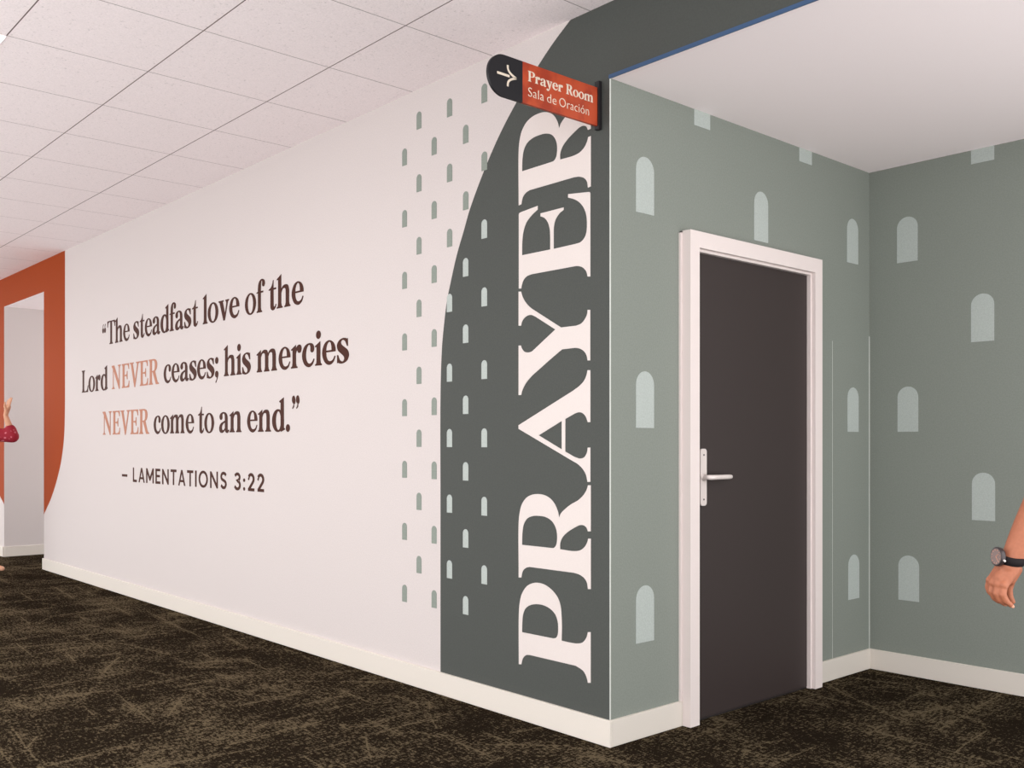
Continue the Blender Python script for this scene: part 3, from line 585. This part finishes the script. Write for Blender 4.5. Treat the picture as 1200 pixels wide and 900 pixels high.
for (u0,v0),(u1,v1),(u2,v2),dd in (((10.6,476.5),(12.2,471.5),(14.0,466.6),0),((10.0,476),(11.2,470.5),(12.8,466.2),.014),((9.4,476),(10.2,470.4),(11.6,467.0),.028),((8.6,476.5),(8.6,472),(9.4,469),.042),((7.2,481),(5.2,476),(6.0,471.2),-.01)):
    a,b,c=(at(*q,9.28+dd) for q in ((u0,v0),(u1,v1),(u2,v2))); caps+=[(a,.0105,b,.0095),(b,.0095,c,.0075)]
blob('body',caps,M['skin_pale'],P1,.006,2)
sl=el_r+(wr_r-el_r)*.30
blob('blouse',[(w(.0,-.09,.95),.118,w(.0,.09,.95),.118),(w(.02,-.05,1.05),.118,w(.02,-.06,1.26),.12),(w(.02,.05,1.05),.118,w(.02,.06,1.26),.12),(w(.02,-.135,1.325),.078,w(.02,.135,1.325),.078),
      (sh_r,.075,el_r,.060),(el_r,.058,sl,.055),(w(.02,-.155,1.33),.07,w(-.06,-.22,1.08),.06)],M['floral'],P1,.010,3,label='red floral patterned blouse')
blob('trousers',[(w(.0,-.09,.93),.115,w(.0,.09,.93),.115),(w(0,.09,.92),.10,w(.17,.10,.50),.074),(w(.17,.10,.50),.074,w(.22,.10,.16),.062),(w(0,-.09,.92),.10,w(-.05,-.09,.50),.074),(w(-.05,-.09,.50),.074,w(-.19,-.09,.20),.062)],M['trouser'],P1,.010,3)
hc=w(.05,0,1.545)
blob('hair',[(hc+UP*.05-fx*.02,.095,hc+UP*.03-fx*.04,.092),(hc-fx*.06,.07,hc-fx*.08-UP*.16,.05)],M['hair'],P1,.010,2); face(P1,hc,fx,sx,.95)

# --- man in the alcove mouth, seen from behind: left arm hangs with a wristwatch
DEP=2.40; PX=1150.0; PY_=630.0
def hp(x,y,t=0.0): return at(PX+x/10,PY_+y/10,DEP-t*.01)      # t: centimetres towards the viewer
wr=hp(332,318); elb=at(1241,552,DEP-.02); shl=at(1259,423,DEP+.06)
bc=at(1352,519,DEP+.08); O=Vector((bc.x,bc.y,0)); mf=FW.copy(); ms=RT.copy()
P2=empty('person',O,label='person whose bare left forearm wears a black wristwatch beside the sage back wall',cat='person')
w=lambda f,s,z:O+mf*f+ms*s+UP*z
rsh=w(0,.20,1.43)
caps=head_caps(w(.02,0,1.64),mf,ms)
caps+=[(w(0,-.085,.96),.115,w(0,.085,.96),.115),(w(0,-.05,1.05),.115,w(0,-.07,1.30),.125),(w(0,.05,1.05),.115,w(0,.07,1.30),.125),(w(0,-.15,1.42),.07,w(0,.15,1.42),.07),
       (w(0,-.10,.92),.09,w(.02,-.11,.50),.06),(w(.02,-.11,.50),.058,w(-.02,-.11,.09),.04),(w(0,.10,.92),.09,w(.06,.11,.50),.06),(w(.06,.11,.50),.058,w(.02,.11,.09),.04),
       (w(-.03,-.11,.05),.042,w(.16,-.12,.032),.03),(w(-.02,-.11,.09),.04,w(-.03,-.11,.05),.042),(w(.01,.11,.05),.042,w(.20,.12,.032),.03),(w(.02,.11,.09),.04,w(.01,.11,.05),.042),
       (rsh,.055,w(-.02,.27,1.14),.045),(w(-.02,.27,1.14),.045,w(.10,.29,.90),.03),(w(.10,.29,.90),.028,w(.13,.29,.82),.03),
       (shl,.055,elb,.046)]
for q in range(4): caps.append((w(.12+.014*q,.275+.0*q,.80),.010,w(.11+.014*q,.27,.72),.008))
# forearm tapers into a slightly flattened wrist
fa=[(elb,4.6),(hp(720,-410,0),4.3),(hp(560,-110,0),3.75),(hp(450,90,0),3.15),(hp(375,240,0),2.72),(hp(322,335,0),2.65)]
caps+=[(a,ra*.01,b,rb*.01) for (a,ra),(b,rb) in zip(fa,fa[1:])]
# back of the hand: four metacarpal rays and the heel of the palm
for (x0,y0),(x1,y1),t0,t1,r0,r1 in (((250,330),(112,500),-1.2,-2.2,1.5,1.05),((290,330),(140,525),-.4,-.9,1.7,1.15),((330,340),(190,545),.4,.4,1.8,1.15),((380,350),(262,560),.9,1.3,1.75,1.10),((400,370),(345,500),-.6,-1.0,1.6,1.2),((330,380),(200,480),-1.0,-1.0,1.9,1.5),((300,380),(215,470),.2,.2,1.8,1.5)):
    caps.append((hp(x0,y0,t0),r0*.01,hp(x1,y1,t1),r1*.01))
F=((((104,500),-2.4),((80,575),-2.9),((92,628),-2.8),((122,668),-2.4),(.92,.80,.72,.60)),
   (((142,528),-1.1),((118,630),-1.1),((152,705),-1.1),((206,748),-1.0),(.92,.82,.74,.62)),
   (((196,548),.3),((176,655),.8),((212,728),.8),((268,776),.6),(.92,.82,.74,.62)),
   (((262,560),1.4),((252,668),2.0),((290,742),2.0),((348,794),1.7),(.95,.86,.78,.64)),
   (((352,490),-1.6),((322,600),-2.2),((332,690),-2.4),((366,752),-2.4),(1.1,.92,.82,.68)))
tips=[]
for *ch,rr in F:
    pts=[hp(*q,t) for q,t in ch]
    for i in range(3): caps.append((pts[i],rr[i]*.01,pts[i+1],rr[i+1]*.01))
    tips.append((pts[2],pts[3],rr[3]*.01))
for x,y,t in ((104,500,-2.3),(142,526,-.95),(196,545,.5),(262,558,1.6)): caps.append((hp(x,y,t+.15),.0105,hp(x+4,y+6,t+.15),.0105))
blob('body',caps,M['skin'],P2,.0028,2)
for i in (1,2,3):
    a,b,r=tips[i]; d=(b-a).normalized(); n=(FW*-1); n=(n-d*n.dot(d)).normalized(); s=d.cross(n); c=b+d*r*.35+n*r*.72-UP*.0
    bm=NB(); ellip(bm,c,d*.0052,s*.0040,n*.0013,12,8); obj('fingernail',bm,M['nail'],P2,True)
# short sleeved shirt, trousers, shoes, hair
um=shl+(elb-shl)*.62
blob('shirt',[(w(0,-.085,.94),.135,w(0,.085,.94),.135),(w(0,-.06,1.05),.135,w(0,-.075,1.30),.142),(w(0,.06,1.05),.135,w(0,.075,1.30),.142),(w(0,-.15,1.415),.088,w(0,.15,1.415),.088),(shl,.078,um,.070),(rsh,.078,w(-.013,.246,1.24),.07)],M['shirt'],P2,.010,3)
blob('trousers',[(w(0,-.085,.93),.132,w(0,.085,.93),.132),(w(0,-.10,.90),.112,w(.02,-.11,.50),.082),(w(.02,-.11,.50),.082,w(-.02,-.11,.12),.07),(w(0,.10,.90),.112,w(.06,.11,.50),.082),(w(.06,.11,.50),.082,w(.02,.11,.12),.07)],M['trouser'],P2,.010,3)
for s0,f0 in ((-.11,-.03),(.11,.01)): blob('shoe',[(w(f0-.02,s0,.05),.05,w(f0+.08,s0,.05),.05),(w(f0+.08,s0,.045),.048,w(f0+.20,s0+.01,.04),.04)],M['shoe'],P2,.008,3)
hc=w(.02,0,1.64); blob('hair',[(hc+UP*.05-mf*.02,.098,hc+UP*.02-mf*.045,.092)],M['hair'],P2,.008,2); face(P2,hc,mf,ms)
# wristwatch: strap loop round the wrist, case on the back of the wrist
arm=(hp(375,240)-hp(322,335)).normalized()                     # along the forearm
ax=(UP*.94-FW*.26+RT*.10).normalized()                        # the loop sits a little askew on the wrist
cen=hp(354,244,0); out=(-RT-FW*.14); out=(out-ax*out.dot(ax)).normalized(); sd=ax.cross(out)
WT=empty('wristwatch',(0,0,0)); WT.parent=P2; WT.location=cen-O; WT['label']='black wristwatch with a round dark dial'
def loop(e,r): return e*(r/math.sqrt(max(.3,1-e.dot(arm)**2)))
bm=NB(); n=44; hw=.0104
rg=[]
for k in range(n):
    a=2*math.pi*k/n; e=out*math.cos(a)+sd*math.sin(a); rg.append([bm.verts.new(cen+loop(e,r)+ax*h) for r,h in ((.0268,-hw),(.0300,-hw),(.0300,hw),(.0268,hw))])
for k in range(n):
    a,b=rg[k],rg[(k+1)%n]
    for i in range(4): bm.faces.new((a[i],a[(i+1)%4],b[(i+1)%4],b[i]))
obj('watch_strap',bm,M['strap'],WT,True)
cc=cen+loop(out,.0292)+ax*.003
bm=NB(); tube(bm,[cc,cc+out*.002,cc+out*.009,cc+out*.0105],[.0225,.0235,.0235,.0215],36); obj('watch_case',bm,M['case'],WT)
bm=NB(); tube(bm,[cc+out*.0105,cc+out*.0111],.0195,36); obj('dial',bm,mat('watch_dial',(118,100,96),.4,.4),WT)
bm=NB(); dc=cc+out*.0112
for k in range(12):
    a=2*math.pi*k/12; e=ax*math.cos(a)+sd*math.sin(a); tube(bm,[dc+e*.0145,dc+e*.018],.0006,6)
tube(bm,[dc,dc+(ax*.8+sd*.6)*.011],.0007,6); tube(bm,[dc,dc+(ax*-.5+sd*.86)*.014],.0006,6)
obj('hour_marks',bm,M['nail'],WT)
bm=NB(); cr=cc+out*.005-sd*.0225; 
if (cr-Vector((CAM[0],CAM[1],EYE))).length>(cc+out*.005+sd*.0225-Vector((CAM[0],CAM[1],EYE))).length: sd=-sd; cr=cc+out*.005-sd*.0225
tube(bm,[cr,cr-sd*.006],.0026,10); obj('crown',bm,M['steel'],WT)

# ------------------------------------------------------------ camera, light, view
cam=bpy.data.cameras.new('camera'); co=bpy.data.objects.new('camera',cam); COL.objects.link(co); SC.camera=co
co.location=(CAM[0],CAM[1],EYE); co.rotation_euler=(math.pi/2,0,YAW)
cam.sensor_fit='HORIZONTAL'; cam.sensor_width=36; cam.lens=FPX/1200*36; cam.shift_y=(HORIZ-450)/1200; cam.clip_start=.05
w=bpy.data.worlds.new('world'); SC.world=w; w.use_nodes=True
nt=w.node_tree; bg=nt.nodes['Background']; bg.inputs['Strength'].default_value=WORLD_E
tc=N(nt,'ShaderNodeTexCoord'); sp=N(nt,'ShaderNodeSeparateXYZ'); nt.links.new(tc.outputs['Generated'],sp.inputs[0])
mx=N(nt,'ShaderNodeMix',data_type='RGBA'); mx.inputs['A'].default_value=tuple(LOW_FILL_E*c for c in (1.0,.98,.975))+(1,); mx.inputs['B'].default_value=tuple(SKY_E*c for c in (1.0,.985,.98))+(1,)  # lower half of the world is an added glow that lights the ceilings
gs=N(nt,'ShaderNodeVectorMath',operation='SCALE'); gs.inputs[0].default_value=mx.inputs['A'].default_value[:3]   # added extra glow from below on the alcove's open side, lifts its ceiling
nt.links.new(mth(nt,'ADD',1.0,mth(nt,'MULTIPLY',ramp(nt,sp.outputs['X'],.3,.9),SIDE_E-1)),gs.inputs['Scale']); nt.links.new(gs.outputs['Vector'],mx.inputs['A'])
nt.links.new(ramp(nt,sp.outputs['Z'],-.12,.12),mx.inputs['Factor']); nt.links.new(mx.outputs['Result'],bg.inputs['Color'])
vs=SC.view_settings; vs.view_transform='Standard'; vs.look='None'; vs.gamma=1; vs.exposure=EXPO; vs.use_curve_mapping=False
SC.display_settings.display_device='sRGB'
SC.cycles.max_bounces=10; SC.cycles.diffuse_bounces=6
